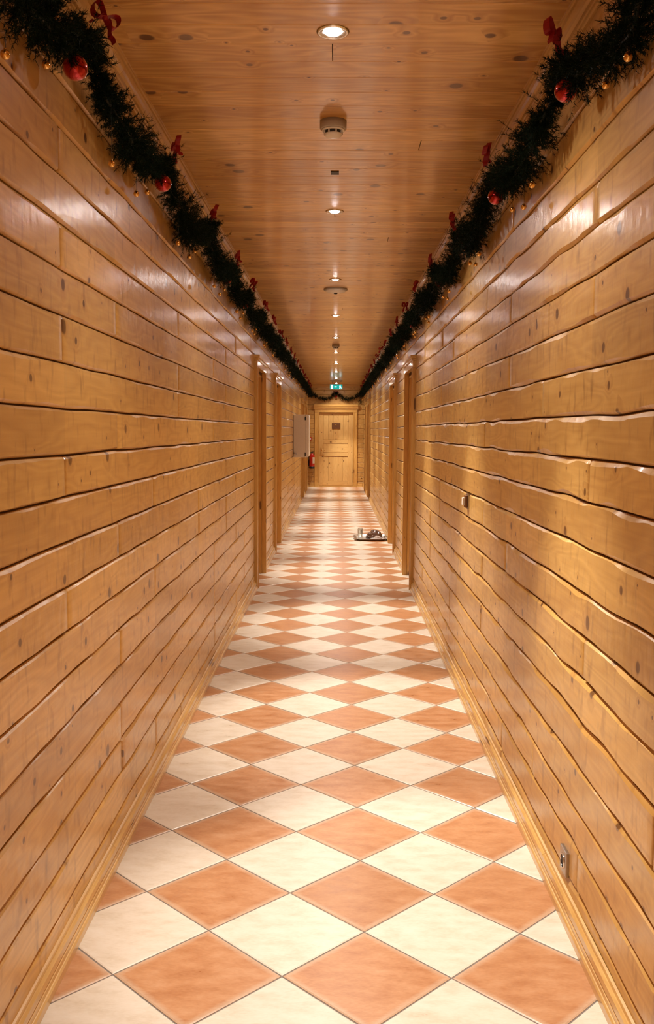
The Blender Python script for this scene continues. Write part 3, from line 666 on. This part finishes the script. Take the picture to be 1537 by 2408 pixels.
# ------------------------------------------------------------------ tray on the floor
tr = empty('serving_tray', (0.480, 13.20, 0.0)); tag(tr, 'silver serving tray with cut corners on the floor by the right wall', 'tray')
def octo(hw, hd, c, z): return [(-hw + c, -hd, z), (hw - c, -hd, z), (hw, -hd + c, z), (hw, hd - c, z), (hw - c, hd, z), (-hw + c, hd, z), (-hw, hd - c, z), (-hw, -hd + c, z)]
tm = MB(); rings = [octo(0.185, 0.27, 0.05, 0.002), octo(0.222, 0.32, 0.07, 0.030), octo(0.228, 0.326, 0.072, 0.032), octo(0.224, 0.322, 0.071, 0.027), octo(0.186, 0.271, 0.05, 0.0065)]
V = sum(rings, []); F = [tuple(range(8))[::-1], tuple(32 + k for k in range(8))]
for q in range(4): F += [(q * 8 + k, q * 8 + (k + 1) % 8, q * 8 + 8 + (k + 1) % 8, q * 8 + 8 + k) for k in range(8)]
tm.add(V, F); tm.build('tray_dish', M['tray'], tr)
for sgn in (-1, 1): MB().tube([(sgn * 0.20, -0.08, 0.03), (sgn * 0.232, -0.06, 0.036), (sgn * 0.236, 0.0, 0.038), (sgn * 0.232, 0.06, 0.036), (sgn * 0.20, 0.08, 0.03)], 0.006, 8).build('tray_handle', M['chrome'], tr)
def drinking_glass(x, y, label):
    o = MB().lathe([(0, 0.0), (0.029, 0.0), (0.031, 0.004), (0.036, 0.128), (0.0365, 0.130), (0.0345, 0.130), (0.0285, 0.012), (0.0, 0.010)], 26).build('drinking_glass', M['glass'])
    o.location = (x, y, 0.0068); return tag(o, label, 'glass', 'drinking glasses on the tray')
drinking_glass(0.340, 13.20, 'clear drinking glass at the left front of the silver tray')
drinking_glass(0.350, 13.37, 'clear drinking glass farther back on the left of the silver tray')
def crumple(name, mat, c, rx, ry, h, seed, parent=None, fine=0.05):
    g = np.random.default_rng(seed); bm = bmesh.new(); bmesh.ops.create_icosphere(bm, subdivisions=4, radius=1)
    dirs = g.normal(size=(60, 3)); dirs /= np.linalg.norm(dirs, axis=1)[:, None]; am = g.uniform(-1, 1, 60)
    for v in bm.verts:
        p = np.array(v.co); dd = dirs @ p
        k = 1 + 0.9 * float((am[:16] * np.maximum(0, dd[:16] - 0.7)).sum()) + 2.2 * float((am[16:] * np.maximum(0, dd[16:] - 0.93)).sum()) + g.normal() * fine * 0.35
        q = np.sign(p) * np.abs(p) ** 0.75
        v.co = Vector((c[0] + q[0] * rx * k, c[1] + q[1] * ry * k, c[2] + max(0.0, (q[2] + 0.12) / 1.12) * h * k))
    mb = MB(); bm.verts.index_update(); mb.add([v.co for v in bm.verts], [[v.index for v in f.verts] for f in bm.faces], True); bm.free()
    return mb.build(name, mat, parent)
pt = empty('dinner_plate', (0.585, 13.035, 0.0068)); tag(pt, 'white plate at the right front of the silver tray', 'plate')
MB().lathe([(0, 0.0), (0.06, 0.0), (0.064, 0.004), (0.098, 0.016), (0.099, 0.018), (0.062, 0.008), (0.0, 0.007)], 36).build('dish', M['china'], pt)
wr = empty('wrapped_leftovers', (0.535, 13.25, 0.0068)); tag(wr, 'heap of shiny dark brown wrapped leftovers on the tray', 'food wrap')
crumple('wrap', M['foil'], (-0.035, -0.015, 0), 0.072, 0.062, 0.075, 5, wr)
crumple('wrap', M['foil'], (0.035, 0.010, 0), 0.085, 0.070, 0.105, 9, wr)
crumple('wrap_fold', M['foil'], (0.02, -0.055, 0), 0.070, 0.030, 0.050, 17, wr)
nk = crumple('paper_napkin', M['paper'], (0, 0, 0), 0.052, 0.042, 0.040, 14, None); nk.location = (0.585, 13.035, 0.0143); tag(nk, 'crumpled greyish napkin on the white plate', 'napkin')

# ------------------------------------------------------------------ garlands
LB0, LP = 2.74, 1.20; RB0, RP = 2.86, 1.18
def garland_path(side):
    g = np.random.default_rng(3 if side < 0 else 4)
    y0, per = (LB0, LP) if side < 0 else (RB0, RP)
    wob, wob2, wob3 = (noise1(70 + side + 10 * q, step=0.13) for q in range(3))
    pts = []
    k = -2
    while y0 + k * per < YE - 0.25:
        ya = y0 + k * per; droop = g.uniform(0.11, 0.15); sk = g.uniform(-0.04, 0.04)
        for q in range(24):
            t = q / 24; y = ya + t * per
            if y > YE - 0.12: break
            s_ = math.sin(math.pi * min(1, max(0, t + sk * math.sin(math.pi * t)))) ** 0.75
            z = 2.615 - droop * s_ + 0.016 * wob(y * 1.0)[()]
            inset = 0.072 + 0.012 * wob2(y)[()]
            x = (XL + inset) if side < 0 else (XR - inset)
            pts.append((x, y, z, max(0.036, 0.046 + 0.040 * math.sin(math.pi * t) ** 0.8 + 0.013 * wob3(y)[()])))
        k += 1
    return np.array(pts)
def garland(name, pts, label, dens, seed, root_loc, rad=0.082):
    root_loc = root_loc[:3]
    """dens(y) -> (twigs per metre, needles per twig, needle length)"""
    g = np.random.default_rng(seed)
    r = empty(name, root_loc); tag(r, label, 'garland', 'evergreen garlands')
    loc = np.array(root_loc[:3]); rv = pts[:, 3] if pts.shape[1] > 3 else np.full(len(pts), rad); pts = pts[:, :3]
    MB().tube([tuple(p - loc) for p in pts], 0.006, 6).build('wire', M['wire'], r, False)
    seg = np.linalg.norm(np.diff(pts, axis=0), axis=1)
    VV = []; cnt = 0
    for i in range(len(pts) - 1):
        tw, nn, nl = dens(pts[i][1]); nt_ = g.poisson(tw * seg[i])
        if nt_ == 0: continue
        t = (pts[i + 1] - pts[i]) / max(seg[i], 1e-6)
        base = pts[i] + g.uniform(0, 1, (nt_, 1)) * (pts[i + 1] - pts[i])
        d = g.normal(size=(nt_, 3)); d -= (d @ t)[:, None] * t; d /= np.linalg.norm(d, axis=1)[:, None]
        d = d + g.uniform(-0.9, 0.9, (nt_, 1)) * t; d /= np.linalg.norm(d, axis=1)[:, None]
        L = rv[i] * g.uniform(0.6, 1.15, (nt_, 1)); L[g.uniform(size=(nt_, 1)) < 0.05] *= 1.45
        if rv[i] < 0.052: up = (d[:, 2:3] > 0.5) & (g.uniform(size=(nt_, 1)) < 0.5); L = np.where(up, L * 2.0, L)
        a = g.uniform(0.12, 1.0, (nt_, nn, 1))
        bend = g.normal(size=(nt_, 3)) * 0.3
        nb = base[:, None, :] + (d[:, None, :] * a + bend[:, None, :] * a * a * 0.5) * L[:, None, :]
        nd = g.normal(size=(nt_, nn, 3)); nd /= np.linalg.norm(nd, axis=2)[..., None]
        nd = nd * 0.75 + d[:, None, :] * 0.75; nd /= np.linalg.norm(nd, axis=2)[..., None]
        ln = nl * g.uniform(0.7, 1.15, (nt_, nn, 1))
        sd = np.cross(nd, g.normal(size=(nt_, nn, 3))); sd /= np.linalg.norm(sd, axis=2)[..., None] + 1e-9
        wd = nl * 0.055 * (1.0 if nl < 0.022 else 1.5)
        tri = np.stack([nb - sd * wd, nb + sd * wd, nb + nd * ln], axis=2).reshape(-1, 3)
        VV.append(tri)
    V = np.concatenate(VV)
    lim = np.where(V[:, 2] > H - 0.068, 0.060, 0.004)          # needles lie against wall, cornice and ceiling
    V[:, 0] = np.clip(V[:, 0], XL + lim, XR - lim); V[:, 1] = np.minimum(V[:, 1], YE - lim); V[:, 2] = np.minimum(V[:, 2], H - 0.004)
    V = V - loc
    me = bpy.data.meshes.new('needles'); nV = len(V); nF = nV // 3
    me.vertices.add(nV); me.vertices.foreach_set('co', V.astype(np.float32).ravel())
    me.loops.add(nV); me.loops.foreach_set('vertex_index', np.arange(nV, dtype=np.int32))
    me.polygons.add(nF); me.polygons.foreach_set('loop_start', np.arange(0, nV, 3, dtype=np.int32)); me.polygons.foreach_set('loop_total', np.full(nF, 3, dtype=np.int32))
    me.update(calc_edges=True)
    o = link('needles', me, M['needle'], r); o['kind'] = 'stuff'
    return r
def dens(y):
    if y < 1.2: return (90, 8, 0.028)
    if y < 6.3: return (560, 46, 0.019)
    if y < 12: return (380, 22, 0.023)
    return (240, 13, 0.028)
PL, PR = garland_path(-1), garland_path(1)
garland('evergreen_garland', PL, 'dark green garland swagged along the left wall under the ceiling', dens, 21, tuple(PL[0]))
garland('evergreen_garland', PR, 'dark green garland swagged along the right wall under the ceiling', dens, 22, tuple(PR[0]))
# end wall garland: two swags meeting above the door
pe = []
for q in range(61):
    t = q / 60; x = XL + 0.09 + t * (XR - XL - 0.18); u = (t * 2) % 1.0
    pe.append((x, YE - 0.08, 2.575 - 0.185 * math.sin(math.pi * u) ** 0.8 - (0.03 if t < 0.02 or t > 0.98 else 0)))
pe = np.array(pe)
garland('evergreen_garland', pe, 'short dark green garland in two swags above the end door', lambda y: (420, 18, 0.026), 23, tuple(pe[0]), 0.068)
pd = np.array([(XR - 0.10, YE - 0.15 - 0.02 * q, 2.62 - 0.05 * q) for q in range(8)])
garland('evergreen_garland', pd, 'loose garland tail hanging down at the far right corner', lambda y: (300, 14, 0.024), 24, tuple(pd[0]), 0.06)

# ornaments
ball = [(0, -1)] + [(math.cos(a), math.sin(a)) for a in np.linspace(-math.pi / 2, math.pi / 2, 17)[1:-1]] + [(0, 1)]
def bauble(name, R, mat):
    r = empty(name)
    MB().lathe([(a * R, b_ * R) for a, b_ in ball], 24).build('ball', mat, r)
    MB().lathe([(R * 0.30, R * 0.93), (R * 0.30, R * 1.22), (0, R * 1.24)], 14).build('cap', M['brass'] if R < 0.02 else M['chrome'], r)
    MB().tube([(0, 0, R * 1.2), (R * 0.1, 0, R * 1.5), (0, 0.001, R * 1.7 + (0.05 if R > 0.02 else 0.15))], 0.0007, 5).build('hanging_thread', M['wire'], r)
    return r
red0 = bauble('red_bauble', 0.033, M['redball']); gold0 = bauble('gold_bauble', 0.0105, M['goldball'])
rs_me = [c.data for c in red0.children]; 
def place(proto, flag, loc, label, cat, group):
    o = proto if not flag[0] else copy_tree(proto)
    flag[0] = True; o.location = loc; tag(o, label, cat, group); return o
fr, fg, fb = [False], [False], [False]
# bow prototype: two loops, two tails, knot
def ribbon(pts, wdt, up):
    mb = MB(); V = []
    n_ = len(pts)
    for i_, p in enumerate(pts):
        p = Vector(p); u = Vector(up)
        for s_ in (-1, 1):
            for th_ in (0.0006, -0.0006):
                V.append(p + u * (s_ * wdt / 2) + Vector((th_, 0, th_)))
    F = []
    for i_ in range(n_ - 1):
        a = i_ * 4; b_ = a + 4
        F += [(a, b_, b_ + 2, a + 2), (a + 1, a + 3, b_ + 3, b_ + 1), (a, a + 1, b_ + 1, b_), (a + 2, b_ + 2, b_ + 3, a + 3)]
    return mb.add(V, F, False)
bow0 = empty('red_bow')
for s_ in (-1, 1):
    lp = [(0.006 * math.sin(6.28 * t), s_ * 0.055 * math.sin(math.pi * t), 0.024 * math.sin(2 * math.pi * t) + 0.012 * math.sin(math.pi * t)) for t in np.linspace(0, 1, 13)]
    ribbon(lp, 0.024, (1, 0, 0.15)).build('loop', M['ribbon'], bow0)
    tl_ = [(0.004 * math.sin(8 * t), s_ * (0.012 + 0.045 * t), -0.075 * t + 0.006 * math.sin(9 * t)) for t in np.linspace(0, 1, 9)]
    ribbon(tl_, 0.022, (1, 0, 0.1)).build('tail', M['ribbon'], bow0)
MB().lathe([(0, -0.011), (0.009, -0.007), (0.012, 0), (0.009, 0.007), (0, 0.011)], 12).build('knot', M['ribbon'], bow0)
words = ['first', 'second', 'third', 'fourth', 'fifth', 'sixth']
for side, nm, y0, per, X in ((-1, 'left', LB0, LP, XL), (1, 'right', RB0, RP, XR)):
    sg_ = -side                     # towards the room
    k = 0
    while y0 + k * per < YE - 0.4:
        yb = y0 + k * per; far = k >= 6
        wd = words[k] if not far else ''
        # bow on the cornice
        o = place(bow0, fb, (X + sg_ * 0.115, yb + random.uniform(-.03, .03), 2.69 + random.uniform(-.012, .012)),
                  ('red ribbon bow, %s from the camera, tying up the %s garland' % (wd, nm)) if not far else 'small red bow on the far stretch of the %s garland' % nm, 'bow', 'red bows on the %s garland' % nm)
        o.rotation_euler = (random.uniform(-.5, .5), random.uniform(-.4, .4), random.uniform(-.7, .7)); o.scale = (0.8, 0.8, 0.8)
        # red bauble
        dy = -0.16 if side < 0 else -0.09
        if k == 0 and side < 0: dy = -0.205
        place(red0, fr, (X + sg_ * (0.088 if k < 2 else 0.058), yb + dy, (2.478 if k < 2 else 2.515) + random.uniform(-.015, .02)),
              ('shiny red bauble, %s from the camera, below the %s garland' % (wd, nm)) if not far else 'tiny red bauble on the far stretch of the %s garland' % nm, 'bauble', 'red baubles on the %s garland' % nm)
        offs = ((0.19, 2.335, 'single'), (0.67, 2.36, 'nearer'), (0.87, 2.42, 'farther')) if side < 0 else ((0.36, 2.345, 'single'), (0.65, 2.34, 'nearer'), (0.85, 2.385, 'farther'))
        for dyy, zz, wh in offs:
            if yb + dyy > YE - 0.3: continue
            lab = ('gold bauble hanging alone in front of the %s swag of the %s garland' % (wd, nm)) if wh == 'single' else ('%s gold bauble of the pair under the %s swag of the %s garland' % (wh, wd, nm))
            if k >= 5: lab = 'tiny gold bauble on the far stretch of the %s garland' % nm
            place(gold0, fg, (X + sg_ * (0.085 if wh == 'single' else 0.06), yb + dyy + random.uniform(-.015, .015), zz + random.uniform(-.008, .008)), lab, 'bauble', 'gold baubles on the %s garland' % nm)
        k += 1
place(gold0, fg, (XR - 0.077, 2.222, 2.378), 'gold bauble nearest the camera among the right garland needles', 'bauble', 'gold baubles on the right garland')
place(gold0, fg, (XR - 0.057, 2.471, 2.406), 'gold bauble just before the first red bauble of the right garland', 'bauble', 'gold baubles on the right garland')
place(gold0, fg, (XL + 0.08, 2.026, 2.306), 'gold bauble at the left picture edge under the left garland', 'bauble', 'gold baubles on the left garland')
place(gold0, fg, (XL + 0.06, 2.373, 2.416), 'gold bauble just before the first red bauble of the left garland', 'bauble', 'gold baubles on the left garland')
place(red0, fr, (-0.022, YE - 0.10, 2.46), 'red bauble hanging above the middle of the end door', 'bauble', 'red baubles on the end garland')
o = place(bow0, fb, (-0.022, YE - 0.15, 2.60), 'dark red bow at the middle of the end wall garland', 'bow', 'red bows on the end garland'); o.rotation_euler = (0, 0, math.pi / 2); o.scale = (1.7, 1.7, 1.7)
